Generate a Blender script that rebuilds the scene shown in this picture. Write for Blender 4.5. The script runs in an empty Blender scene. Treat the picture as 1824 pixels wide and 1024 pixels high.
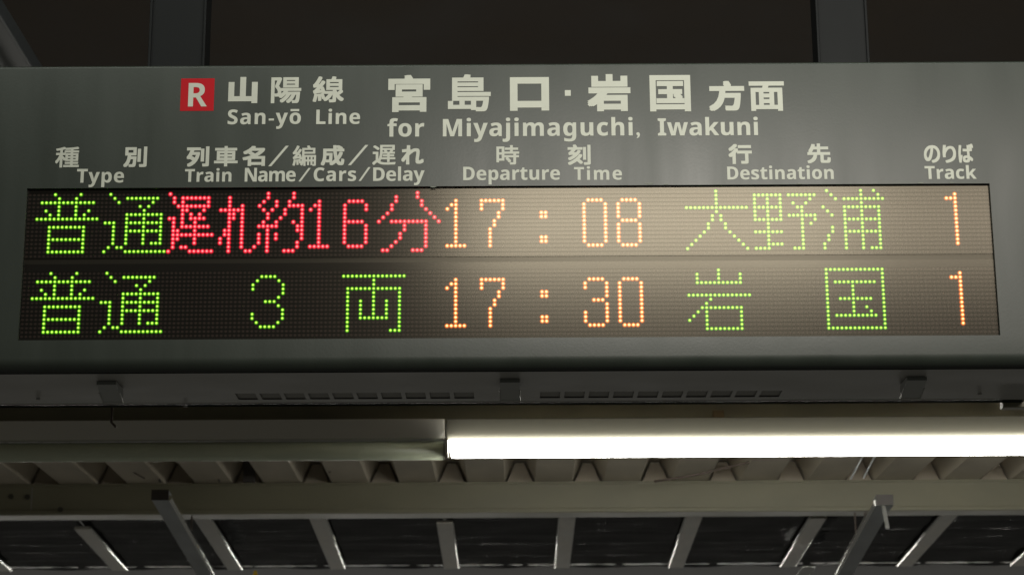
import bpy, bmesh, math, random
from mathutils import Vector, Matrix
random.seed(4)
S = bpy.context.scene
COL = S.collection

# ------------------------------------------------------------------ camera
FPX, PITCH, ROLL, YAW = 3600.0, 0.26919418, -0.0001082594, 0.005270460
ROLLV = 0.0
CAM = Vector((0.00876640, 0.0, 1.6))
cy, sy, cp, sp = math.cos(YAW), math.sin(YAW), math.cos(PITCH), math.sin(PITCH)
R0 = Vector((cy, -sy, 0)); D0 = Vector((cp*sy, cp*cy, sp)); U0 = Vector((-sp*sy, -sp*cy, cp))
# (the two small fitted angles: roll first entry, yaw second)
def set_axes(pitch, roll, yaw):
    global RX, DX, UX
    c, s, p, q = math.cos(yaw), math.sin(yaw), math.cos(pitch), math.sin(pitch)
    r0 = Vector((c, -s, 0)); d0 = Vector((p*s, p*c, q)); u0 = Vector((-q*s, -q*c, p))
    a, b = math.cos(roll), math.sin(roll)
    RX = r0*a - u0*b; UX = r0*b + u0*a; DX = d0
set_axes(0.26919418, 0.00527046, -0.00010826)
cam = bpy.data.cameras.new('camera'); cob = bpy.data.objects.new('camera', cam); COL.objects.link(cob)
m3 = Matrix((RX, UX, -DX)).transposed()
cob.matrix_world = Matrix.Translation(CAM) @ m3.to_4x4()
cam.sensor_width = 36.0; cam.lens = FPX/1824*36; cam.clip_start = 0.05; cam.clip_end = 200
cam.dof.use_dof = True; cam.dof.focus_distance = 3.78; cam.dof.aperture_fstop = 8.0
S.camera = cob

def ray(px, py):
    return DX + RX*((px-912)/FPX) - UX*((py-512)/FPX)
def atY(px, py, Y):
    d = ray(px, py); return CAM + d*((Y-CAM.y)/d.y)
def atZ(px, py, Z):
    d = ray(px, py); return CAM + d*((Z-CAM.z)/d.z)

# ------------------------------------------------------------------ world, view, lamps
W = bpy.data.worlds.new('World'); S.world = W; W.use_nodes = True
bg = W.node_tree.nodes['Background']
bg.inputs[0].default_value = (1.0, 0.97, 0.86, 1); bg.inputs[1].default_value = 0.052
S.view_settings.view_transform = 'Standard'; S.view_settings.look = 'None'
S.view_settings.exposure = 0; S.view_settings.gamma = 1; S.view_settings.use_curve_mapping = False
S.cycles.use_denoising = True
S.cycles.sample_clamp_indirect = 4
def lamp(name, loc, target, sx, sy_, power, color):
    l = bpy.data.lights.new(name, 'AREA'); l.shape = 'RECTANGLE'; l.size = sx; l.size_y = sy_
    l.energy = power; l.color = color
    o = bpy.data.objects.new(name, l); COL.objects.link(o); o.location = loc
    z = (Vector(loc)-Vector(target)).normalized(); x = Vector((1, 0, 0)); y = z.cross(x).normalized(); x = y.cross(z)
    o.matrix_world = Matrix.Translation(loc) @ Matrix((x, y, z)).transposed().to_4x4()
    return o
# platform tubes on the viewer's side of the board (the first is what the glossy board mirrors)
lamp('platform_tube_lamp', (0.42, 2.05, 3.235), (0.42, 3.3, 2.6), 1.1, 0.32, 25, (1.0, 0.95, 0.86))
lamp('platform_tube_lamp', (1.55, 2.05, 3.235), (1.55, 3.3, 2.6), 1.1, 0.32, 12, (1.0, 0.93, 0.84))
lamp('platform_row_lamp', (-0.3, 2.45, 4.3), (-0.3, 3.61, 2.7), 4.4, 0.12, 30, (0.96, 1.0, 0.90))
# tubes of the opposite platform, beyond and below the canopy: they glint on the bars and the dark panels
lamp('opposite_platform_lamp', (0.0, 11.5, 2.10), (0, 6.8, 2.6), 8.0, 0.04, 24, (1.0, 0.97, 0.88))

PI = math.pi
# ------------------------------------------------------------------ helpers
MATS = {}
def mat(name, color=(.5, .5, .5), rough=.5, metal=0.0, spec=.5, emit=None, estr=0, tint=None, bump=None, vary=None):
    if name in MATS: return MATS[name]
    m = bpy.data.materials.new(name); m.use_nodes = True; MATS[name] = m
    nt = m.node_tree; b = nt.nodes['Principled BSDF']
    b.inputs['Base Color'].default_value = (*color, 1); b.inputs['Roughness'].default_value = rough
    b.inputs['Metallic'].default_value = metal; b.inputs['Specular IOR Level'].default_value = spec
    if tint: b.inputs['Specular Tint'].default_value = (*tint, 1)
    if emit: b.inputs['Emission Color'].default_value = (*emit, 1); b.inputs['Emission Strength'].default_value = estr
    geo = nt.nodes.new('ShaderNodeNewGeometry')
    if vary:   # (scale vector, amount): worn, blotchy colour
        mp = nt.nodes.new('ShaderNodeVectorMath'); mp.operation = 'MULTIPLY'; mp.inputs[1].default_value = vary[0]
        nt.links.new(geo.outputs['Position'], mp.inputs[0])
        n = nt.nodes.new('ShaderNodeTexNoise'); n.inputs['Scale'].default_value = 1; n.inputs['Detail'].default_value = 6
        nt.links.new(mp.outputs[0], n.inputs['Vector'])
        mr = nt.nodes.new('ShaderNodeMapRange'); mr.inputs[1].default_value = .3; mr.inputs[2].default_value = .7
        mr.inputs[3].default_value = 1-vary[1]; mr.inputs[4].default_value = 1+vary[1]
        nt.links.new(n.outputs['Fac'], mr.inputs[0])
        mx = nt.nodes.new('ShaderNodeVectorMath'); mx.operation = 'SCALE'; mx.inputs[0].default_value = color
        nt.links.new(mr.outputs[0], mx.inputs['Scale']); nt.links.new(mx.outputs[0], b.inputs['Base Color'])
        rr = nt.nodes.new('ShaderNodeMapRange'); rr.inputs[1].default_value = .3; rr.inputs[2].default_value = .7
        rr.inputs[3].default_value = max(.02, rough*.88); rr.inputs[4].default_value = min(1, rough*1.12)
        nt.links.new(n.outputs['Fac'], rr.inputs[0]); nt.links.new(rr.outputs[0], b.inputs['Roughness'])
    if bump:   # (scale vector, strength, distance)
        mp = nt.nodes.new('ShaderNodeVectorMath'); mp.operation = 'MULTIPLY'; mp.inputs[1].default_value = bump[0]
        nt.links.new(geo.outputs['Position'], mp.inputs[0])
        n = nt.nodes.new('ShaderNodeTexNoise'); n.inputs['Scale'].default_value = 1; n.inputs['Detail'].default_value = 3
        nt.links.new(mp.outputs[0], n.inputs['Vector'])
        bp = nt.nodes.new('ShaderNodeBump'); bp.inputs['Strength'].default_value = bump[1]; bp.inputs['Distance'].default_value = bump[2]
        nt.links.new(n.outputs['Fac'], bp.inputs['Height']); nt.links.new(bp.outputs[0], b.inputs['Normal'])
    return m

def box(bm, lo, hi):
    x0, y0, z0 = lo; x1, y1, z1 = hi
    v = [bm.verts.new(p) for p in ((x0,y0,z0),(x1,y0,z0),(x1,y1,z0),(x0,y1,z0),(x0,y0,z1),(x1,y0,z1),(x1,y1,z1),(x0,y1,z1))]
    for f in ((0,3,2,1),(4,5,6,7),(0,1,5,4),(1,2,6,5),(2,3,7,6),(3,0,4,7)): bm.faces.new([v[i] for i in f])
def hexa(bm, lo4, hi4):
    v = [bm.verts.new(p) for p in list(lo4)+list(hi4)]
    for f in ((0,3,2,1),(4,5,6,7),(0,1,5,4),(1,2,6,5),(2,3,7,6),(3,0,4,7)): bm.faces.new([v[i] for i in f])
def beam(bm, a, b, w, h):
    """box section from a to b (centre of its underside), w wide along X, h tall"""
    a, b = Vector(a), Vector(b); x = Vector((w/2, 0, 0)); z = Vector((0, 0, h))
    hexa(bm, (a-x, a+x, b+x, b-x), (a-x+z, a+x+z, b+x+z, b-x+z))
def lipbar(bm, a, b, sd, k=.0045):
    """slim rounded lip added to carry a bright glint, along an edge from a to b; sd is the side it faces"""
    prof = [(sd*k*math.sin(q), k*(1-math.cos(q))) for q in [i*PI/12 for i in range(7)]]+[(sd*k, k*2), (0, k*2)]
    A = [bm.verts.new(a+Vector((u, 0, w))) for u, w in prof]; B = [bm.verts.new(b+Vector((u, 0, w))) for u, w in prof]
    n = len(prof)
    for i in range(n): bm.faces.new((A[i], A[(i+1) % n], B[(i+1) % n], B[i])).smooth = i < 6
    bm.faces.new(A[::-1]); bm.faces.new(B)
def extrude_x(bm, prof, x0, x1, cap=True):
    a = [bm.verts.new((x0, y, z)) for y, z in prof]; b = [bm.verts.new((x1, y, z)) for y, z in prof]
    n = len(prof)
    for i in range(n): bm.faces.new((a[i], a[(i+1) % n], b[(i+1) % n], b[i]))
    if cap: bm.faces.new(a[::-1]); bm.faces.new(b)
def tube(bm, pts, r, n=8):
    pts = [Vector(p) for p in pts]; rings = []
    for i, p in enumerate(pts):
        t = (pts[min(i+1, len(pts)-1)]-pts[max(i-1, 0)]).normalized()
        u = t.cross(Vector((0, 0, 1)) if abs(t.z) < .9 else Vector((1, 0, 0))).normalized(); w = t.cross(u)
        rings.append([bm.verts.new(p+(u*math.cos(k*2*math.pi/n)+w*math.sin(k*2*math.pi/n))*r) for k in range(n)])
    for a, b in zip(rings, rings[1:]):
        for k in range(n): bm.faces.new((a[k], a[(k+1) % n], b[(k+1) % n], b[k]))
    bm.faces.new(rings[0][::-1]); bm.faces.new(rings[-1])

def root_of(o):
    v = Vector((0, 0, 0))
    while o: v += o.location; o = o.parent
    return v
def obj(name, bm, material, parent=None, origin=None, smooth=False, bevel=0, normals=True):
    """one mesh object from a bmesh in world coordinates"""
    if normals: bmesh.ops.recalc_face_normals(bm, faces=bm.faces)
    if origin is None and parent is None:
        xs = [v.co for v in bm.verts]; origin = Vector((sum(c.x for c in xs)/len(xs), sum(c.y for c in xs)/len(xs), min(c.z for c in xs)))
    off = root_of(parent) if parent else Vector(origin)
    for v in bm.verts: v.co -= off
    me = bpy.data.meshes.new(name); bm.to_mesh(me); bm.free()
    for mm in (material if isinstance(material, (list, tuple)) else [material]): me.materials.append(mm)
    if smooth:
        for p in me.polygons: p.use_smooth = True
    o = bpy.data.objects.new(name, me); COL.objects.link(o)
    if parent: o.parent = parent
    else: o.location = off
    if bevel:
        mo = o.modifiers.new('bevel', 'BEVEL'); mo.width = bevel; mo.segments = 3; mo.limit_method = 'ANGLE'
    return o
def tag(o, label=None, cat=None, group=None, kind=None):
    if label: o['label'] = label
    if cat: o['category'] = cat
    if group: o['group'] = group
    if kind: o['kind'] = kind
    return o
def thing(name, loc, label, cat, group=None):
    o = bpy.data.objects.new(name, None); COL.objects.link(o); o.location = loc; o.empty_display_size = .05
    return tag(o, label, cat, group)
def BM(): return bmesh.new()

# ------------------------------------------------------------------ materials
PCH = 0.008                              # LED pitch
D = 3.6128                               # plane of the LED matrix
FY = D-0.007                             # front of the casing
Z0 = 1.6+1.1815223; GAP = 19.21
def led_xyz(c, r, line, y=D): return Vector(((c-110)*PCH, y, Z0-(r+line*GAP)*PCH))

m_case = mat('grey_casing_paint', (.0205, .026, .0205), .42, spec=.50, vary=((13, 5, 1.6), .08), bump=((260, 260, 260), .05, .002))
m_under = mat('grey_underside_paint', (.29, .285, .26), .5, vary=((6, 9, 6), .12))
m_dark = mat('dark_cavity', (.30, .295, .27), .7)
m_letter = mat('cream_lettering', (.40, .415, .36), .6, spec=.25, vary=((30, 30, 30), .05))
m_red = mat('red_vinyl', (.34, .005, .010), .6, spec=.15)
m_latch = mat('grey_latch_paint', (.34, .35, .33), .32)
m_post = mat('blue_grey_post_paint', (.0052, .0060, .0064), .55, spec=.15, vary=((8, 8, 2), .15))
m_cream = mat('cream_steel_paint', (.21, .198, .135), .45, vary=((4, 8, 8), .10), bump=((30, 200, 200), .06, .002))
m_deck = mat('cream_deck_paint', (.58, .52, .42), .6, vary=((7, 3, 7), .15))
m_fix = mat('dimmed_lamp_housing', (.11, .103, .076), .5)  # housing colour darkened to hold back the glare of the lit tube
m_tubeoff = mat('unlit_diffuser', (.52, .56, .42), .28, vary=((3, 10, 10), .05))
m_galv = mat('galvanised_steel', (.42, .40, .35), .45, metal=.3, vary=((14, 5, 14), .22))
m_strut = mat('galvanised_strut', (.40, .42, .43), .38, metal=.4, vary=((10, 4, 10), .2))
m_edge = mat('glint_edge_metal', (.9, .89, .86), .16, metal=1)  # pale metal for glint lines added along bar and strut edges
m_glass = mat('dark_roof_panel', (.008, .008, .009), .06, spec=.1, bump=((.5, 17, 3), .22, .010))
m_roof = mat('dark_brown_ceiling', (.088, .071, .055), .8, vary=((2, 2, 2), .25))
m_cable = mat('dark_cable', (.10, .075, .06), .5)
m_brown = mat('brown_tab', (.16, .11, .05), .6)
m_chrome = mat('bright_metal', (.8, .8, .78), .18, metal=1)
m_yellow = mat('yellow_plastic', (.65, .42, .03), .5)

def glow_mat(name, col, s):
    m = bpy.data.materials.new(name); m.use_nodes = True; nt = m.node_tree; nt.nodes.clear()
    e = nt.nodes.new('ShaderNodeEmission'); e.inputs[0].default_value = (*col, 1); e.inputs[1].default_value = s
    o = nt.nodes.new('ShaderNodeOutputMaterial'); nt.links.new(e.outputs[0], o.inputs[0]); return m
m_lit = glow_mat('lit_diffuser', (1.0, .985, .90), 28.0)

def N(nt, op, a, b=None, c=None):
    n = nt.nodes.new('ShaderNodeMath'); n.operation = op
    for i, v in enumerate((a, b, c)):
        if v is None: continue
        if isinstance(v, (int, float)): n.inputs[i].default_value = v
        else: nt.links.new(v, n.inputs[i])
    return n.outputs[0]
def led_coords(nt):
    geo = nt.nodes.new('ShaderNodeNewGeometry'); sx = nt.nodes.new('ShaderNodeSeparateXYZ'); nt.links.new(geo.outputs['Position'], sx.inputs[0])
    u = N(nt, 'ADD', N(nt, 'DIVIDE', sx.outputs[0], PCH), 110.5)
    return u, sx.outputs[2]
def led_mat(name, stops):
    """a lit LED dot: bright die, then a painted glow halo fading past the lens (radius kept as mesh attribute)"""
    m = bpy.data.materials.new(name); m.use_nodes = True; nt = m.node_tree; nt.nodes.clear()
    at = nt.nodes.new('ShaderNodeAttribute'); at.attribute_name = 'dot_radius'
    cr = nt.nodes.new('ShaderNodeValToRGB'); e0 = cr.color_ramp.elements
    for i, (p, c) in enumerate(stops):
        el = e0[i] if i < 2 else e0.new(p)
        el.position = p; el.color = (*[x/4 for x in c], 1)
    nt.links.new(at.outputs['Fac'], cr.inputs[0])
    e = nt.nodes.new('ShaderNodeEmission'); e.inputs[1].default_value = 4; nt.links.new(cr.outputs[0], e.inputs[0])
    tr = nt.nodes.new('ShaderNodeBsdfTransparent'); ad = nt.nodes.new('ShaderNodeAddShader')   # halo adds painted glow over the panel behind it
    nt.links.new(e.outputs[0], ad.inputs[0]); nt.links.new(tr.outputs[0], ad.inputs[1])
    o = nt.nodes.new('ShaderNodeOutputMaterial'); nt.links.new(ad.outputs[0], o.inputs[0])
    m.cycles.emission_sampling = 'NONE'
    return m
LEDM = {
    'green': led_mat('green_led_halo', [(0, (1.4, 2.5, .36)), (.36, (.62, 1.6, .07)), (.57, (.06, .30, .003)), (1, (0, .004, 0))]),
    'red': led_mat('red_led_halo', [(0, (2.5, .80, .72)), (.28, (1.9, .22, .26)), (.57, (.85, .006, .032)), (1, (.01, 0, .001))]),
    'orange': led_mat('orange_led_halo', [(0, (3.2, 2.3, 1.1)), (.33, (2.4, 1.05, .28)), (.57, (.78, .125, .005)), (1, (.008, .002, 0))]),
}
def matrix_mat(name, zrow0):
    """LED matrix face: black louvre grooves between rows, rows of unlit brown-grey LED lenses"""
    m = bpy.data.materials.new(name); m.use_nodes = True; nt = m.node_tree; b = nt.nodes['Principled BSDF']
    u, z = led_coords(nt)
    v = N(nt, 'ADD', N(nt, 'DIVIDE', N(nt, 'SUBTRACT', zrow0, z), PCH), .5)
    fu = N(nt, 'SUBTRACT', N(nt, 'FRACT', u), .5); fv = N(nt, 'SUBTRACT', N(nt, 'FRACT', v), .5)
    r = N(nt, 'SQRT', N(nt, 'ADD', N(nt, 'MULTIPLY', fu, fu), N(nt, 'MULTIPLY', fv, fv)))
    inside = N(nt, 'MULTIPLY', N(nt, 'GREATER_THAN', v, 0.0), N(nt, 'LESS_THAN', v, 16.0))
    dot = N(nt, 'MULTIPLY', N(nt, 'LESS_THAN', r, .30), inside)
    groove = N(nt, 'MULTIPLY', N(nt, 'GREATER_THAN', N(nt, 'ABSOLUTE', fv), .38), inside)
    mx = nt.nodes.new('ShaderNodeMix'); mx.data_type = 'RGBA'
    mx.inputs[6].default_value = (.007, .0065, .006, 1); mx.inputs[7].default_value = (.021, .0155, .0135, 1); nt.links.new(dot, mx.inputs[0])
    mx2 = nt.nodes.new('ShaderNodeMix'); mx2.data_type = 'RGBA'; mx2.inputs[7].default_value = (.004, .004, .0035, 1)
    nt.links.new(mx.outputs[2], mx2.inputs[6]); nt.links.new(groove, mx2.inputs[0])
    nt.links.new(mx2.outputs[2], b.inputs['Base Color'])
    nt.links.new(N(nt, 'SUBTRACT', .42, N(nt, 'MULTIPLY', groove, .09)), b.inputs['Specular IOR Level'])
    b.inputs['Specular Tint'].default_value = (1, .90, .71, 1)
    # module-to-module difference in the sheen of the cover
    geo = nt.nodes.new('ShaderNodeNewGeometry'); vm = nt.nodes.new('ShaderNodeVectorMath'); vm.operation = 'MULTIPLY'; vm.inputs[1].default_value = (2.5, 1, 7)
    nt.links.new(geo.outputs['Position'], vm.inputs[0]); n = nt.nodes.new('ShaderNodeTexNoise'); n.inputs['Scale'].default_value = 1; n.inputs['Detail'].default_value = 3
    nt.links.new(vm.outputs[0], n.inputs['Vector'])
    nt.links.new(N(nt, 'ADD', .215, N(nt, 'MULTIPLY', n.outputs['Fac'], .04)), b.inputs['Roughness'])
    return m

# ------------------------------------------------------------------ canopy structure behind the board
# brown ceiling high above the board
bm = BM(); box(bm, (-5, 2.6, 4.35), (5, 9.5, 4.42))
tag(obj('canopy_ceiling', bm, m_roof), kind='structure')

# cream corrugated roof deck resting on the steel beam
YB = 6.5                                                      # front of the beam
zb_top = atY(912, 858, YB).z; zb_fl = atY(912, 905, YB).z; zb_bot = atY(912, 914, YB).z
pitch = atY(1033, 858, YB).x-atY(912, 858, YB).x
x_g = atY(563, 858, YB).x                                     # centre of one groove
bm = BM(); prof = []
gb, gt, dz = pitch*.46, pitch*.17, .070
k0, k1 = -14, 20
for k in range(k0, k1):
    c = x_g+k*pitch
    prof += [(c-gb/2, 0), (c-gt/2, dz), (c+gt/2, dz), (c+gb/2, 0)]
ya, yb = 4.55, 7.0
zt = zb_top+.0015
A = [bm.verts.new((x, ya, zt+z)) for x, z in prof]; B = [bm.verts.new((x, yb, zt+z)) for x, z in prof]
A2 = [bm.verts.new((x, ya, zt+z+.002)) for x, z in prof]; B2 = [bm.verts.new((x, yb, zt+z+.002)) for x, z in prof]
for i in range(len(prof)-1):
    bm.faces.new((A[i], A[i+1], B[i+1], B[i])); bm.faces.new((A2[i], B2[i], B2[i+1], A2[i+1]))
    bm.faces.new((A[i], A2[i], A2[i+1], A[i+1])); bm.faces.new((B[i], B[i+1], B2[i+1], B2[i]))
DECK = tag(obj('roof_deck', bm, m_deck, normals=False), 'cream corrugated metal roof deck lying on the long steel beam', 'roof deck')
for k in range(k0+4, k1-4):
    c_ = x_g+k*pitch; g1, g2, zz = gb/2-.009, gt/2-.004, dz-.007
    bm = BM(); hexa(bm, [(c_-g1, YB+.012, zt), (c_+g1, YB+.012, zt), (c_+g1, YB+.03, zt), (c_-g1, YB+.03, zt)], [(c_-g2, YB+.012, zt+zz), (c_+g2, YB+.012, zt+zz), (c_+g2, YB+.03, zt+zz), (c_-g2, YB+.03, zt+zz)])
    obj('groove_filler', bm, mat('filler_foam', (.36, .31, .245), .8), DECK)

root = thing('steel_beam', (0, YB, zb_bot), 'long cream steel beam with a bottom flange carrying the corrugated roof deck', 'beam')
bm = BM(); box(bm, (-4, YB, zb_fl), (4, YB+.05, zb_top)); obj('web', bm, m_cream, root)
bm = BM(); box(bm, (-4, YB-.018, zb_bot), (4, YB+.09, zb_fl-.002)); obj('bottom_flange', bm, m_cream, root, bevel=.003)
bm = BM(); box(bm, (-4, YB-.006, zb_top-.007), (4, YB+.06, zb_top)); obj('top_lip', bm, m_cream, root)

for (px, py) in ((20, 884), (49, 885), (110, 909)):
    p = atY(px, py, YB); yb0 = YB if py < 905 else YB-.018
    bm = BM(); tube(bm, [(p.x, yb0-.0005, p.z), (p.x, yb0-.006, p.z)], .0095, 6); obj('bolt', bm, mat('dull_bolt', (.05, .047, .036), .5), root)
bm = BM(); p = atY(57, 880, YB); box(bm, (p.x-.0015, YB-.0012, zb_fl+.002), (p.x+.0015, YB-.0002, zb_top-.009)); obj('joint', bm, m_dark, root)
# dark glossy roof panels beyond the beam, sloping down, between cream bars
YN, YF = 6.60, 7.42
zN = atY(912, 912, YN).z; zF = atY(912, 1003, YF).z
def slope_z(y): return zN+(zF-zN)*(y-YN)/(YF-YN)
bars = [(140, 200, 935), (375, 402, 905), (565, 600, 905), (790, 803, 925), (1010, 1003, 905), (1235, 1208, 905), (1453, 1413, 918), (1690, 1618, 905), (1905, 1830, 905), (-85, -10, 905)]
bar_x = []
for i, (xa, xb, yt) in enumerate(bars):
    pb = atY(xb, 1000, YF); pa = atY(xa, max(yt, 908), YN)
    bar_x.append((pa.x+pb.x)/2)
order = sorted(range(len(bars)), key=lambda i: bar_x[i])
lab = {0: 'grey roof bar left of the left hanging strut, first fully shown from the left',
       1: 'grey roof bar with bright right edge, close beside the left hanging strut',
       2: 'leaning grey roof bar below the unlit lamp, second right of the left strut',
       3: 'short grey roof bar just below the left end of the lit tube',
       4: 'nearly upright grey roof bar below the lit tube, closest to the middle of the picture',
       5: 'grey roof bar leaning left below the tube, third from the right strut',
       6: 'short grey roof bar with two bright edges just left of the right strut',
       7: 'grey roof bar just right of the right hanging strut',
       8: 'grey roof bar cut off by the right edge of the picture',
       9: 'grey roof bar cut off by the left edge of the picture'}
for i, (xa, xb, yt) in enumerate(bars):
    x = bar_x[i]; y0 = YN+.02 if yt < 912 else YN+.09*((yt-908)/15)
    bm = BM(); beam(bm, (x, y0, slope_z(y0)-.012), (x, YF+.03, slope_z(YF+.03)-.012), .052, .010)
    ro = tag(obj('roof_bar', bm, m_galv), lab[i], 'roof bar', 'grey roof bars under the dark panels')
    for sd in ((-1, 1) if i == 6 else ((1,) if x < .12 else (-1,))):
        bm = BM(); lipbar(bm, Vector((x+sd*.0262, y0, slope_z(y0)-.012)), Vector((x+sd*.0262, YF+.03, slope_z(YF+.03)-.012)), sd)
        obj('lip', bm, m_edge, ro)  # added on the inner side only, for the bright edge line
for a, b in zip(order, order[1:]):
    xl, xr = bar_x[a]+.004, bar_x[b]-.004
    bm = BM(); nx, ny = 6, 8; g = []
    for j in range(ny+1):
        y = YN-.05+(YF+.1-YN+.05)*j/ny
        g.append([bm.verts.new((xl+(xr-xl)*i/nx, y, slope_z(y)+.006+.0035*math.sin(i*1.3+j*2.1+a))) for i in range(nx+1)])
    for j in range(ny):
        for i in range(nx): bm.faces.new((g[j][i], g[j][i+1], g[j+1][i+1], g[j+1][i]))
    bmesh.ops.solidify(bm, geom=bm.faces[:], thickness=-.004)
    names = {0: 'between the two bars left of the strut', }
    pl = (bars[a][0]+bars[b][0])/2
    t = {0: 'at the far left edge under the roof bars', 1: 'behind the left hanging strut', 2: 'just right of the left hanging strut',
         3: 'below the right end of the unlit lamp', 4: 'below the left end of the lit tube', 5: 'below the lit tube left of centre, between upright bar and leaning bar',
         6: 'below the lit tube left of the short bar with two bright edges', 7: 'behind the right hanging strut', 8: 'right of the bar beside the right strut'}[order.index(a)]
    RP = obj('roof_panel', bm, m_glass, smooth=True); es = RP.modifiers.new('edges', 'EDGE_SPLIT'); es.split_angle = math.radians(40)
    tag(RP, 'dark glossy roof panel '+t, 'roof panel', 'dark roof panels between the bars')
# far cross rail under the panels
bm = BM(); zc = slope_z(YF+.05)
box(bm, (-4, YF+.05, atY(912, 1004, YF+.05).z), (4, YF+.10, atY(912, 982, YF+.05).z))
RAIL = tag(obj('cross_rail', bm, m_galv), 'long grey cross rail closing the far end of the roof bars', 'rail')
bm = BM(); zr = atY(912, 1004, YF+.05).z; box(bm, (-4, YF+.046, zr-.003), (4, YF+.062, zr-.0005)); obj('glint_strip', bm, mat('dull_edge_strip', (.4, .4, .37), .32, metal=.3), RAIL)  # strip added under the rail to show a thin glint
bm = BM(); box(bm, (-5, YF+.12, zc+.01), (5, 9.4, zc+.03)); tag(obj('far_soffit', bm, mat('black_soffit', (.016, .015, .014), .6)), kind='structure')

# two hanging strut channels running away under the beam
def strut(x_px, y_px, far_px, label):
    p = atY(x_px, y_px, 6.0); q = atY(far_px, 1024, 6.93)
    dirv = (q-p); e = p+dirv*1.9
    root = thing('hanging_strut', p, label, 'strut', 'galvanised struts hanging under the beam')
    bm = BM(); w, h, t = .050, .030, .003
    X = Vector((1, 0, 0)); Zv = Vector((0, 0, 1))
    def bar(x0, x1, z0, z1):
        lo = [p+X*x0+Zv*z0, p+X*x1+Zv*z0, e+X*x1+Zv*z0, e+X*x0+Zv*z0]; hi = [v+Zv*(z1-z0) for v in lo]
        hexa(bm, lo, hi)
    bar(-w/2, w/2, 0, t); bar(-w/2, -w/2+t, t, h); bar(w/2-t, w/2, t, h)
    bar(-w/2+t, -w/2+.014, h-t, h); bar(w/2-.014, w/2-t, h-t, h)
    obj('channel', bm, m_strut, root)
    sd = 1 if p.x < 0 else -1
    bm = BM(); box(bm, (p.x-w/2-.001, p.y-.004, p.z-.001), (p.x+w/2+.001, p.y-.001, p.z+h+.001)); obj('end_plate', bm, mat('dark_opening_plate', (.03, .024, .02), .5), root)  # dark plate in place of the shade inside the open channel end
    bm = BM(); lipbar(bm, p+X*sd*(w/2+.0014)-Zv*.002, e+X*sd*(w/2+.0014)-Zv*.002, sd, .008); obj('glint_bead', bm, m_edge, root)  # bead added along one edge to show its glint
    bm = BM(); hz = p+dirv*.55
    for s in (-1, 1):
        tube(bm, [hz+X*s*.016+Zv*.02, Vector((hz.x+s*.016, hz.y, zb_bot-.001))], .003)
    obj('hanger_bolt', bm, m_cable, root)
    return root
strut(285, 890, 364, 'galvanised strut channel leaning down to the right under the left of the beam')
strut(1576, 899, 1505, 'galvanised strut channel leaning down to the left under the right of the beam')
# loose strap tail hanging beside the right strut
bm = BM(); a, b = atY(1574, 900, 5.97), atY(1581, 941, 5.97)
beam(bm, (b.x, b.y, b.z), (b.x, b.y+.003, b.z), .010, .002)
hexa(bm, [(b.x-.006, b.y, b.z), (b.x+.006, b.y, b.z), (b.x+.006, b.y+.003, b.z), (b.x-.006, b.y+.003, b.z)], [(a.x-.006, a.y, a.z), (a.x+.006, a.y, a.z), (a.x+.006, a.y+.003, a.z), (a.x-.006, a.y+.003, a.z)])
tag(obj('strap', bm, mat('grey_strap', (.12, .12, .11), .6)), 'short grey strap tail hanging from the front end of the right strut', 'strap')

# low bright metal bar and yellow tip at the lower edge
bm = BM(); a, b = atY(1442, 1008, 7.2), atY(1405, 1060, 7.5)
a.z -= .004; beam(bm, a, b, .05, .006)
tag(obj('metal_bar', bm, m_chrome, bevel=.002), 'short shiny metal bar below the cross rail, left of the right strut', 'metal bar')
bm = BM(); a = atY(455, 1016, 6.7)
for k in range(1): hexa(bm, [(a.x-.02, a.y-.01, a.z-.06), (a.x+.02, a.y-.01, a.z-.06), (a.x+.02, a.y+.01, a.z-.06), (a.x-.02, a.y+.01, a.z-.06)], [(a.x-.004, a.y-.004, a.z), (a.x+.004, a.y-.004, a.z), (a.x+.004, a.y+.004, a.z), (a.x-.004, a.y+.004, a.z)])
tag(obj('yellow_marker', bm, m_yellow), 'small yellow pointed marker tip at the lower edge, right of the left strut', 'marker')

# cables and bits in front of the deck
def cable(pts, r, label, Y=5.9):
    P = [atY(x, y, Y) for x, y in pts]
    bm = BM(); tube(bm, P, r, 6); return tag(obj('cable', bm, m_cable, smooth=True), label, 'cable')
cable([(1165, 857), (1190, 853), (1220, 849), (1255, 842), (1290, 833), (1325, 825), (1370, 812), (1420, 800)], .004, 'brown cable rising to the right in front of the deck below the lit tube', 6.2)
cable([(640, 800), (618, 818), (602, 829), (586, 841)], .0025, 'thin dark wire end in front of the deck below the unlit lamp', 6.3)
cable([(195, 812), (215, 826), (240, 842), (258, 852)], .0025, 'thin dark wire across the deck near the left strut', 6.3)
root = thing('conduit_pair', atY(1528, 850, 6.1), 'pair of thin bright metal rods leaning over the deck above the right strut', 'rods')
for (xa, ya_, xb, yb_) in ((1546, 795, 1515, 853), (1567, 795, 1538, 851)):
    bm = BM(); tube(bm, [atY(xa, ya_, 6.1), atY(xb, yb_, 6.1)], .0028, 8); obj('rod', bm, m_strut, root, smooth=True)
# dark brackets hanging in front of the deck on the left
for (x0, x1, lb) in ((282, 286, 'thin dark hanger strip in front of the deck above the left strut'), (388, 391, 'thin dark hanger strip in front of the deck right of the left strut'), (432, 455, 'dark square junction box hung in front of the deck below the unlit lamp')):
    a = atY(x0, 857, 6.42); b = atY(x1, 812, 6.42)
    bm = BM(); box(bm, (a.x, 6.42, a.z), (b.x, 6.45, b.z))
    tag(obj('junction_box' if x1-x0 > 10 else 'hanger_strip', bm, mat('dark_box_paint', (.05, .045, .042), .6), bevel=.002), lb, 'junction box' if x1-x0 > 10 else 'hanger')

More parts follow.
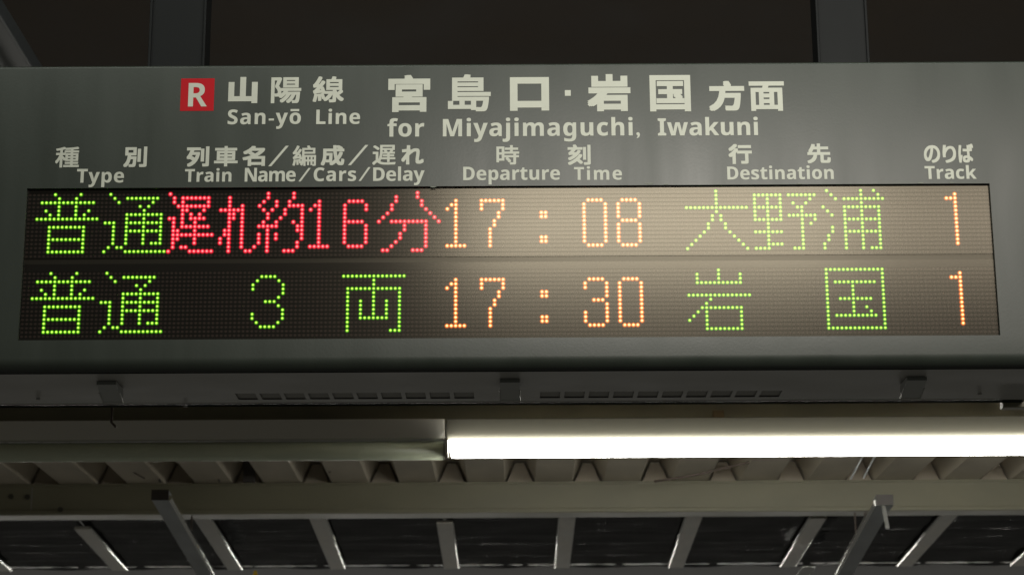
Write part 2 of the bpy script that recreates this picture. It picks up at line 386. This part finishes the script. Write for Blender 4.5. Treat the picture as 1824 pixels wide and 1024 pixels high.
# carrier channel above the lamps
YL = 5.2
zc0 = atY(912, 755, YL+.04).z
bm = BM(); box(bm, (-4, YL+.03, zc0), (4, YL+.09, zt-.003))
root = thing('lamp_carrier', (0, YL+.06, zc0), 'long olive cream carrier channel above the row of lamps', 'carrier')
obj('channel', bm, m_cream, root, bevel=.002)
bm = BM(); box(bm, (-4, YL+.022, zc0-.003), (4, YL+.098, zc0-.0005)); obj('lip', bm, m_cream, root)
# tab on the carrier
bm = BM(); a, b = atY(1270, 752, YL+.01), atY(1290, 730, YL+.01); box(bm, (a.x, YL+.008, a.z), (b.x, YL+.027, b.z))
tag(obj('cable_clip', bm, m_brown, bevel=.002), 'small brown clip on the carrier channel above the lit tube', 'clip')

# lamps: one lit, one not
def lamp_body(x0, x1, lit, label):
    c0 = atY(912, 784 if lit else 779, YL-.04); c1 = atY(912, 814 if lit else 818, YL)
    zc_, r = (c0.z+c1.z)/2, (c0.z-c1.z)/2
    root = thing('platform_lamp', ((x0+x1)/2, YL, c1.z), label, 'lamp')
    n = 20; prof = []
    for k in range(n+1):                                    # rounded cover, open to the housing
        t = PI*(-.08)-PI*(1-.16)*k/n
        prof.append((YL+.040*math.cos(t)*1.0, zc_+r*.25+r*1.25*math.sin(t)))
    prof.append((YL-.040, zc_+r)); prof.insert(0, (YL+.040, zc_+r))
    if not lit: prof = [(YL+r*1.0*math.cos(2*PI*k/28), zc_+r*math.sin(2*PI*k/28)) for k in range(28)]
    bm = BM(); extrude_x(bm, prof, x0, x1)
    if lit:
        for v in bm.verts:
            if v.co.x < x0+1e-4: v.co.x += .010*(zc_+r-v.co.z)/(2*r)
    obj('diffuser', bm, m_lit if lit else m_tubeoff, root, smooth=not lit, bevel=0)
    bm = BM(); zh = zc0-.0045
    hexa(bm, [(x0-.004, YL-.030, zc_+r+.001), (x1+.004, YL-.030, zc_+r+.001), (x1+.004, YL+.044, zc_+r+.001), (x0-.004, YL+.044, zc_+r+.001)],
             [(x0-.004, YL-.060, zh), (x1+.004, YL-.060, zh), (x1+.004, YL+.036, zh), (x0-.004, YL+.036, zh)])
    obj('housing', bm, m_fix if lit else mat('unlit_lamp_housing', (.5, .48, .42), .5), root, bevel=.003)  # unlit lamp gets a paler copy to make up for missing light
    bm = BM(); zz = zc_+r
    xe = x0-.003 if lit else x1
    extrude_x(bm, [(y*1.02+YL*(1-1.02), z) for y, z in prof], xe, xe+.003)
    obj('end_plate', bm, m_fix, root)
xl = atY(798, 797, YL-.03).x
lamp_body(xl, xl+2.35, True, 'bright white lit fluorescent lamp running out of the right of the picture')
lamp_body(xl-2.45, xl-.012, False, 'unlit grey green lamp with rounded cover running out of the left of the picture')

# ------------------------------------------------------------------ the departure board
BX = 1.02; BK = 3.925
zt_ = atY(912, 113, FY).z; z_lo = atY(912, 664, FY+.035).z
ROOT = thing('departure_board', (0, (FY+BK)/2, z_lo), 'long grey station departure board with cream lettering and a lit two line LED display', 'departure board')
# opening of the display
xo0 = led_xyz(-2.6, 0, 0).x; xo1 = led_xyz(223.2, 0, 0).x
zo1 = led_xyz(0, -1.35, 0).z; zo0 = led_xyz(0, 16.1, 1).z
def arc(cy_, cz_, r, a0, a1, n): return [(cy_+r*math.cos(a0+(a1-a0)*i/n), cz_+r*math.sin(a0+(a1-a0)*i/n)) for i in range(n+1)]
rb, rt = .024, .006
bm = BM()
prof = [(BK, z_lo)]
prof = arc(FY+rb, z_lo+rb, rb, PI*1.5, PI, 10)[0:]           # bottom edge rounding, from underside to face
col = [(y, z) for y, z in prof]
zs = [zo0, zo1]
top = arc(FY+rt, zt_-rt, rt, PI, PI*.5, 6)
full = col+[(FY, zo0), (FY, zo1)]+top+[(BK, zt_), (BK, zt_-.03)]
xs = [-BX, xo0, xo1, BX]
V = [[bm.verts.new((x, y, z)) for y, z in full] for x in xs]
io = len(col)
for i in range(3):
    for j in range(len(full)-1):
        if i == 1 and j == io: continue
        bm.faces.new((V[i][j], V[i+1][j], V[i+1][j+1], V[i][j+1]))
# reveal of the opening
c = [(xo0, zo0), (xo1, zo0), (xo1, zo1), (xo0, zo1)]
fr = [V[1][io], V[2][io], V[2][io+1], V[1][io+1]]; bk = [bm.verts.new((x, D+.004, z)) for x, z in c]
for k in range(4): bm.faces.new((fr[k], fr[(k+1) % 4], bk[(k+1) % 4], bk[k]))
# ends
for i in (0, 3):
    cen = [bm.verts.new((xs[i], BK, z_lo+.001))]
    bm.faces.new(V[i]+cen)
# back sheet
bv = [bm.verts.new(p) for p in ((-BX, BK, z_lo), (BX, BK, z_lo), (BX, BK, zt_-.03), (-BX, BK, zt_-.03))]
bm.faces.new(bv)
case = obj('casing', bm, m_case, ROOT)
for p in case.data.polygons: p.use_smooth = len(p.vertices) == 4
ed = case.modifiers.new('edges', 'EDGE_SPLIT'); ed.split_angle = math.radians(32)
# seam between face and underside, then underside with two rows of vent slots
zu = z_lo-.001
def ux(px, py): return atZ(px, py, zu)
ycut0, ycut1 = ux(912, 698).y, ux(912, 709).y
slots = []
for (a, b, n) in ((420, 852, 10), (962, 1397, 10)):
    for k in range(n):
        p = a+(b-a)/n*k; slots.append((ux(p, 703).x, ux(p+(b-a)/n*.82, 703).x))
xs_ = [-BX+.002]+[v for s in slots for v in s]+[BX-.002]
ys_ = [FY+rb-.003, ycut0, ycut1, BK-.034]
bm = BM(); G = [[bm.verts.new((x, y, zu)) for y in ys_] for x in xs_]
for i in range(len(xs_)-1):
    for j in range(3):
        if j == 1 and i % 2 == 1: continue
        bm.faces.new((G[i][j], G[i][j+1], G[i+1][j+1], G[i+1][j]))
# tilted lip added along the back lower edge to mirror the lit tube
bmesh.ops.remove_doubles(bm, verts=bm.verts, dist=1e-6)
und = obj('underside', bm, m_under, ROOT)
bm = BM(); hexa(bm, [(-BX+.002, BK-.033, zu-.0005), (BX-.002, BK-.033, zu-.0005), (BX-.002, BK+.001, zu+.0045), (-BX+.002, BK+.001, zu+.0045)], [(-BX+.002, BK-.033, zu+.003), (BX-.002, BK-.033, zu+.003), (BX-.002, BK+.001, zu+.008), (-BX+.002, BK+.001, zu+.008)])
obj('back_lip', bm, mat('glossy_lip_paint', (.05, .05, .046), .16, vary=((5, 20, 5), .1)), und)
bm = BM(); box(bm, (-BX+.01, ycut0-.02, zu+.0012), (BX-.01, ycut1+.02, zu+.0026))
f0 = [f for f in bm.faces if abs(f.normal.z) > .5 and f.calc_center_median().z < zu+.002]
bm.faces.ensure_lookup_table(); bm.normal_update()
f0 = [f for f in bm.faces if f.calc_center_median().z < zu+.002]
bmesh.ops.delete(bm, geom=f0, context='FACES_ONLY')
obj('vent_cavity', bm, m_dark, und, normals=False)
# screws in the underside
for (px, py) in ((68, 709), (1745, 700), (330, 722)):
    bm = BM(); p = ux(px, py); tube(bm, [(p.x, p.y, zu-.0005), (p.x, p.y, zu-.003)], .004, 10); obj('screw', bm, m_dark, und)
# three sloping latches
for (x0, x1) in ((170, 206), (890, 926), (1610, 1646)):
    ya_ = ux(912, 674).y; yb_ = ya_+.072
    a = ux(x0, 676).x; b = ux(x1, 676).x
    bm = BM(); hexa(bm, [(a, ya_, zu-.008), (b, ya_, zu-.008), (b, yb_, zu-.026), (a, yb_, zu-.026)], [(a, ya_, zu-.0006), (b, ya_, zu-.0006), (b, yb_, zu-.0006), (a, yb_, zu-.0006)])
    la = obj('latch', bm, m_latch, ROOT, bevel=.0012)
    bm = BM(); tube(bm, [(a-.0004, ya_+.03, zu-.0162), (a-.0004, yb_, zu-.0262), (b+.0004, yb_, zu-.0262), (b+.0004, ya_+.03, zu-.0162)], .0011, 6)
    obj('rim', bm, mat('pale_rim_metal', (.42, .42, .39), .4, metal=.3), la)  # pale rim along the side and back edges of the latch
    bm = BM(); box(bm, (a+.001, ya_-.0016, zu-.0075), (b-.001, ya_-.0002, zu-.001)); obj('front_plate', bm, mat('pale_latch_paint', (.16, .17, .155), .4), la)
# small bright hook behind the left latch, small tab at the right back edge
bm = BM(); a = atY(205, 742, 4.0); tube(bm, [(a.x-.004, 3.985, zu+.02), (a.x-.004, 3.985, atY(205, 752, 3.985).z), (a.x+.002, 3.985, atY(205, 757, 3.985).z), (a.x+.006, 3.985, atY(205, 761, 3.985).z)], .0026, 8)
tag(obj('metal_hook', bm, m_cable, smooth=True), 'tiny bright metal hook under the back of the board near its left latch', 'hook')
bm = BM(); a, b = ux(1780, 724), ux(1812, 735); box(bm, (a.x, BK+.003, zu-.008), (b.x, BK+.03, zu+.03)); obj('mounting_tab', bm, m_cream, ROOT, bevel=.002)

# display modules
m_mat0 = matrix_mat('upper_led_matrix', Z0); m_mat1 = matrix_mat('lower_led_matrix', Z0-GAP*PCH)
SCR = None
bm = BM(); box(bm, (xo0+.001, D+.0005, led_xyz(0, 15.6, 0).z), (xo1-.001, D+.01, zo1-.0005))
up = obj('display_line', bm, m_mat0, ROOT)
bm = BM(); box(bm, (xo0+.001, D+.0005, zo0+.0005), (xo1-.001, D+.01, led_xyz(0, 16.9, 0).z))
lo = obj('display_line', bm, m_mat1, ROOT)
bm = BM(); box(bm, (xo0+.001, D+.0018, led_xyz(0, 17.0, 0).z), (xo1-.001, D+.009, led_xyz(0, 15.5, 0).z))
obj('divider', bm, mat('divider_black', (.012, .011, .009), .30, spec=.4, tint=(1, .90, .71)), ROOT)

def rows(spec, c0=0):
    out = []
    for part in spec.split(';'):
        r, cs = part.split(':')
        rr = r.split('-'); rng = range(int(rr[0]), int(rr[-1])+1)
        for q in rng:
            for c_ in cs.split(','):
                e = c_.split('-'); out += [(x+c0, q) for x in range(int(e[0]), int(e[-1])+1)]
    return sorted(set(out))
FU = '0:4,10;1:5,9;2:1-13;3:5,9;4:2,5,9,12;5:3,5,9,11;6:0-14;8:3-11;9-10:3,11;11:3-11;12-13:3,11;14:3-11'
TSU = '0:1;1:2,5-12;2:3,11;3:8,10;4:9;5:5-13;6:5,9,13;7:0-2,5-13;8:2,5,9,13;9:2,5-13;10-11:2,5,9,13;12:2,5,9,11-13;13:1,3,4;14:0,5-14'
OKU = '0:0;1:1,3-9;2:1,3,9;3:2-9;4:3,4,8;5:3,5,7;6:0,1,3,5-8;7:1,3,6;8:1,3-9;9:1,2,6;10:1-10;11:1,2,6;12:1,6;13:1,3,4;14:0,5-10'
RE = '1-2:14;3:14,17;4:12-17;5-6:14,15,17;7-8:14,17;9:13,14,17;10:13,14,17,21;11-12:12,14,17,21;13:14,17,20;14:14,18,19'
YAKU = '0-1:23,29;2:22,25,28;3:21,25,28-31;4:22,24,27,31;5:23,27,31;6:23,26,31;7:22,25,29,31;8:21-25,30,31;9:23,30,31;10:23,25,31;11:23,25,31;12-13:23,30;14:23,27-29'
ONE = '2:2;3:1,2;4:0,2;5-12:2;13:0-4'
SIX = '2:73-76;3-4:72,77;5-6:72;7:72-76;8-12:72,77;13:73-76'
BUN = '0:89;1:84,89;2:84,90;3:83,90;4:83,91;5:82,92;6:81,93;7:80,83-91,94;8-9:86,91;10-11:85,91;12:84,91;13:83,91;14:81,82,88-90'
SEV = '2:104-109;3-4:104,109;5-6:108;7-8:107;9-13:106'
COLON_A, COLON_B = '5-6:118,119', '11-12:118,119'
ZERO = '2:1-4;3-12:0,5;13:1-4'
EIGHT = '2:1-4;3-6:0,5;7:1-4;8-12:0,5;13:1-4'
THREE = '2:1-4;3:0,5;4:0,5;5-6:5;7:2-4;8-9:5;10-12:0,5;13:1-4'
DAI = '0-3:159;4:152-166;5:159;6-7:158,160;8-9:157,161;10:156,162;11:155,163;12:154,164;13:153,165;14:152,166'
NO = '1:168-174,176-182;2:168,171,174,181;3:168,171,174,177,180;4:168-174,178,179;5:168,171,174,179;6:168,171,174,176-182;7:168-174,179,182;8:171,179,181;9:171,179;10:168-174,179;11-12:171,179;13:171-174,179;14:168-171,177-179'
URA = '0:185,193,196;1:186,193,197;2:187,189-198;3:193;4:184,189-197;5:185,189,193,197;6:186,189,193,197;7:189-197;8:189,193,197;9:186,189,193,197;10:186,189-197;11-12:185,189,193,197;13:184,189,193,197;14:184,189,193,195-197'
TRK = '1:215;2:213-215;3-13:215'
THREEG = '1:53-56;2:52,57;3-4:51,58;5:58;6:57;7:54-56;8:57;9:58;10-11:51,58;12:52,57;13:53-56'
RYO = '1:72-86;2-3:79;4:73-85;5-6:73,79,85;7-10:73,76,79,82,85;11:73,76-82,85;12-13:73,85;14:73,83-85'
IWA = '0:159;1-2:154,159,164;3:154-164;6:152-166;7:157;8:156;9:155-164;10:154,156,164;11:153,156,164;12:152,156,164;13:156,164;14:156-164'
KOKU = '0:184-197;1-2:184,197;3:184,186-195,197;4-6:184,190,197;7:184,187-194,197;8:184,190,197;9:184,190,193,197;10:184,190,194,197;11:184,186-195,197;12-13:184,197;14:184-197'
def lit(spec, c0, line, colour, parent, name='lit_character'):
    bm = BM(); lay = bm.verts.layers.float.new('dot_radius'); n = 12; R = PCH*(.56 if colour == 'green' else .66)  # reaches past the LED lens for the painted glow halo
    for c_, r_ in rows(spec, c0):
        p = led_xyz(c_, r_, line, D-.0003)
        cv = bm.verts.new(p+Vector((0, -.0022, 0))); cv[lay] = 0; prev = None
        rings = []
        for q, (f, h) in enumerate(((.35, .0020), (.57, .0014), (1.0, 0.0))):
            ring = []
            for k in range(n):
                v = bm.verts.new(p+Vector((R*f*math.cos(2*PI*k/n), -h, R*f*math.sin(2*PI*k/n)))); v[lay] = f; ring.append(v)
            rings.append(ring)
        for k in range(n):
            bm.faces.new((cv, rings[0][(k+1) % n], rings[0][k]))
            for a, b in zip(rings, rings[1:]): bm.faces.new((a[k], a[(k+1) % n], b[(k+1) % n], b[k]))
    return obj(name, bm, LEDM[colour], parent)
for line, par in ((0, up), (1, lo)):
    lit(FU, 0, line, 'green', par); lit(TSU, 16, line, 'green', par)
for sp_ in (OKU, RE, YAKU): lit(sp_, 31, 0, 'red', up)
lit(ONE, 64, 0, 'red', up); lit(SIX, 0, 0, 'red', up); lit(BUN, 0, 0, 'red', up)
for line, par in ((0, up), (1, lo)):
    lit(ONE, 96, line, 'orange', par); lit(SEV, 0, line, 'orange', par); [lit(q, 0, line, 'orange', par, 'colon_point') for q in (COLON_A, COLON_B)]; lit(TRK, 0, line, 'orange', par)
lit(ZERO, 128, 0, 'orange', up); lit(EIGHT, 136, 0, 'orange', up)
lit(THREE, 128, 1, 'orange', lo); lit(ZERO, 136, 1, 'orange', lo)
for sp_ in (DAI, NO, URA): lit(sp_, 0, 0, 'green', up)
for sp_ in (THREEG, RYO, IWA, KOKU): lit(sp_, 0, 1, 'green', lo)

# ------------------------------------------------------------------ printed lettering
YT = FY-.0006
def text_mesh(body, space=1.0):
    c_ = bpy.data.curves.new('lettering', 'FONT'); c_.body = body; c_.space_character = space; c_.resolution_u = 5; c_.fill_mode = 'FRONT'
    o = bpy.data.objects.new('lettering', c_); COL.objects.link(o)
    dg = bpy.context.evaluated_depsgraph_get(); dg.update()
    me = bpy.data.meshes.new_from_object(o.evaluated_get(dg))
    bpy.data.objects.remove(o); bpy.data.curves.remove(c_)
    vs = [(v.co.x, v.co.y) for v in me.vertices]; fs = [tuple(p.vertices) for p in me.polygons]
    bpy.data.meshes.remove(me); return vs, fs
def bb(vs):
    xs = [v[0] for v in vs]; ys = [v[1] for v in vs]; return min(xs), max(xs), min(ys), max(ys)
def PX(px, py, y=YT): return atY(px, py, y)
DIRS = [(0, 0)]+[(sx, sy2) for sx in (-1, 0, 1) for sy2 in (-1, 0, 1) if sx or sy2]
def put(bm, vs, fs, fx, fz, dx, dz):
    """stamp a glyph outline, thickened by overlapping stamps each a hair in front of the last"""
    for k, (a, b) in enumerate(DIRS if (dx or dz) else [(0, 0)]):
        y = YT-k*2e-5
        vv = [bm.verts.new((fx(x)+a*dx, y, fz(z)+b*dz)) for x, z in vs]
        for f in fs:
            try: bm.faces.new([vv[i] for i in f][::1])
            except ValueError: pass
def kanji(ch, l, r, t, b, d, material=None, name='printed_character'):
    vs, fs = text_mesh(ch); x0, x1, y0, y1 = bb(vs)
    ym, xm = (t+b)/2, (l+r)/2
    X0, X1 = PX(l, ym).x, PX(r, ym).x; Zb, Zt = PX(xm, b).z, PX(xm, t).z
    dd = d*(Zt-Zb)
    X0 += dd; X1 -= dd; Zb += dd; Zt -= dd
    bm = BM(); put(bm, vs, fs, lambda x: X0+(x-x0)/(x1-x0)*(X1-X0), lambda z: Zb+(z-y0)/(y1-y0)*(Zt-Zb), dd, dd)
    return obj(name, bm, material or m_letter, case, normals=False)
def mb(s):
    o = ''
    for ch in s:
        if 'A' <= ch <= 'Z': o += chr(0x1D5D4+ord(ch)-65)
        elif 'a' <= ch <= 'z': o += chr(0x1D5EE+ord(ch)-97)
        else: o += ch
    return o
def word(s, l, r, base, t, thick=.0, bars=()):
    v1, _ = text_mesh(mb(s), 1.0); v2, _ = text_mesh(mb(s), 1.4)
    a, b = bb(v1), bb(v2); xm = (l+r)/2; ym = (t+base)/2
    Zb, Zt = PX(xm, base).z, PX(xm, t).z; X0, X1 = PX(l, ym).x, PX(r, ym).x
    sc = (Zt-Zb)/a[3]; need = (X1-X0)/sc*1.0; wx = .97
    w1, w2 = (a[1]-a[0])*wx, (b[1]-b[0])*wx
    sp_ = 1.0 if len(s) < 2 else 1+.4*(need-w1)/max(1e-6, w2-w1)
    sp_ = min(2.2, max(.9, sp_)); vs, fs = text_mesh(mb(s), sp_); q = bb(vs)
    sx = (X1-X0)/(q[1]-q[0])
    dz_dx = (PX(r, base).z-PX(l, base).z)/(X1-X0)
    bm = BM(); put(bm, vs, fs, lambda x: X0+(x-q[0])*sx, lambda z: Zb+z*sc, thick*sc, thick*sc*.6)
    for (bl, br, bt, bb_) in bars:
        p = PX(bl, bb_); u = PX(br, bt); vv = [bm.verts.new(k) for k in ((p.x, YT, p.z), (u.x, YT, p.z), (u.x, YT, u.z), (p.x, YT, u.z))]; bm.faces.new(vv)
    return obj('printed_word', bm, m_letter, case, normals=False)
def slash(l, r, t, b, w):
    p, q = PX(l, b), PX(r, t); k = w/FPX*3.7
    bm = BM(); bm.faces.new([bm.verts.new(c_) for c_ in ((p.x, YT, p.z), (p.x+k, YT, p.z), (q.x, YT, q.z), (q.x-k, YT, q.z))])
    return obj('printed_slash', bm, m_letter, case, normals=False)
def square(l, r, t, b, material, name, y):
    p, q = PX(l, b, y), PX(r, t, y)
    bm = BM(); bm.faces.new([bm.verts.new(c_) for c_ in ((p.x, y, p.z), (q.x, y, p.z), (q.x, y, q.z), (p.x, y, q.z))])
    return obj(name, bm, material, case, normals=False)
square(320.5, 382.5, 140, 198, m_red, 'line_emblem', FY-.0003)
vs, fs = text_mesh(mb('R')); q = bb(vs)
kanji(mb('R'), 335.5, 369, 148.3, 190, .0, None, 'emblem_letter')
for (ch, l, r, t, b, d) in (
    ('山', 406.9, 458.9, 137.7, 184.3, .060), ('陽', 482.9, 536.6, 138.2, 184.3, .024), ('線', 557.3, 612.7, 136.6, 183, .024),
    ('宮', 691.5, 766.3, 134, 200, .038), ('島', 797.9, 874.1, 133, 199, .024), ('口', 908.3, 978, 138, 197.8, .055),
    ('岩', 1046, 1123, 132.6, 198.7, .045), ('国', 1157.4, 1230.1, 134.3, 198.9, .034),
    ('方', 1262.4, 1326, 144.5, 198.2, .045), ('面', 1334.3, 1397.1, 145.5, 198, .034),
    ('種', 98.7, 141.2, 262, 298.7, .020), ('別', 220.1, 261.8, 261.6, 298, .034),
    ('列', 332.3, 372.6, 261.2, 297.3, .038), ('車', 381.5, 423.6, 260.5, 296.8, .030), ('名', 431.9, 472.3, 260.3, 296, .036),
    ('編', 521.2, 563, 259.6, 296, .018), ('成', 571.6, 613.5, 259, 295.3, .034),
    ('遅', 663.2, 704.8, 258.5, 294.2, .020), ('れ', 714.9, 754.7, 259, 293.4, .036),
    ('時', 884.2, 924.8, 259, 293.7, .024), ('刻', 1011.1, 1052, 257.8, 294.2, .030),
    ('行', 1297.4, 1339.3, 256.8, 292.5, .038), ('先', 1437.5, 1479.3, 256, 291.4, .036),
    ('の', 1645.6, 1674.5, 259, 290.5, .030), ('り', 1679, 1703, 258.5, 290.5, .030), ('ば', 1707, 1734, 256.5, 290.2, .030)):
    kanji(ch, l, r, t, b, d)
square(1006.2, 1016.6, 161, 171.2, m_letter, 'printed_dot', YT)
slash(477.8, 514.4, 260, 296.5, 5.5); slash(619.8, 656.1, 258.5, 294.6, 5.5)
slash(531.5, 553.5, 299.5, 323.5, 4.2); slash(638.7, 660.1, 298, 322.6, 4.2)
word('San-yo', 405.9, 535.8, 221.4, 195.3, .006, bars=((517.5, 533, 194.6, 198.6),))
word('Line', 563.6, 641.2, 221.2, 194.2, .006)
word('for', 690.4, 755.4, 243.6, 211.0, .006)
word('Miyajimaguchi,', 789.1, 1139.2, 242.4, 209.8, .006)
word('Iwakuni', 1171.9, 1349.8, 241.4, 209, .006)
word('Type', 137.1, 220.7, 325.4, 301.2, .006)
word('Train', 329.5, 412.2, 323.9, 300, .006)
word('Name', 436.2, 526.5, 323.5, 299.3, .006)
word('Cars', 559, 634.2, 322.8, 298.6, .006)
word('Delay', 664.9, 756, 322.3, 297.0, .006)
word('Departure', 825.3, 997.2, 320.8, 297.2, .006)
word('Time', 1022.7, 1107.6, 320.6, 296.4, .006)
word('Destination', 1295.5, 1484.6, 319.6, 295.3, .006)
word('Track', 1647.5, 1738.8, 318.9, 294.6, .006)

m_res = mat('tape_residue', (.17, .18, .155), .8, spec=.2)
for (px, py, w_, h_) in ((1158, 327, 20, 3.2), (1186, 328.5, 9, 2.2), (772, 333, 14, 2), (1424, 327.5, 10, 2.4), (1640, 326, 13, 2.2), (1696, 325.5, 8, 1.8)):
    a = PX(px, py); k = 1/FPX*3.75; bm = BM(); vv = []
    for q in range(14):
        t = 2*PI*q/14; rr = random.uniform(.55, 1.1); vv.append(bm.verts.new((a.x+math.cos(t)*rr*w_/2*k, YT, a.z+math.sin(t)*rr*h_/2*k)))
    bm.faces.new(vv); obj('tape_residue', bm, m_res, case, normals=False)

# ------------------------------------------------------------------ posts above the board, tube top left
for (a, b, lb) in ((267, 366, 'flat blue grey post rising from the board top above its red emblem'), (1455, 1545, 'flat blue grey post rising from the right half of the board top')):
    y = 3.76; x0 = atY(a, 60, y).x; x1 = atY(b, 60, y).x
    root = thing('hanger_post', ((x0+x1)/2, y, zt_+.001), lb, 'post', 'blue grey posts holding the board')
    w = x1-x0; t = .004
    bm = BM(); box(bm, (x0, y, zt_+.001), (x1, y+t, 4.349)); obj('web', bm, m_post, root)
    bm = BM(); box(bm, (x0-.001, y-.006, zt_+.001), (x0+.004, y+.06, 4.349)); obj('flange', bm, m_post, root, bevel=.001)
    bm = BM(); box(bm, (x1-.004, y-.006, zt_+.001), (x1+.001, y+.06, 4.349)); obj('flange', bm, m_post, root, bevel=.001)
p = atZ(22, 112, 3.9); q = atZ(-25, 5, 3.9)
d = Vector((0, 1, 0)); 
bm = BM(); beam(bm, (p.x-.0, 3.2, 3.9), (p.x, 9.4, 3.9), .10, .06)
tag(obj('ceiling_channel', bm, mat('dull_channel_paint', (.10, .115, .125), .4), bevel=.008), 'grey metal channel running away under the dark ceiling at the top left', 'channel')
bm = BM(); a = atZ(10, 108, 3.86); tube(bm, [(a.x-.06, 3.2, 3.86), (a.x-.06, 9.4, 3.86)], .012, 10)
tag(obj('conduit', bm, m_cream, smooth=True), 'thin cream conduit left of the ceiling channel at the top left corner', 'conduit')
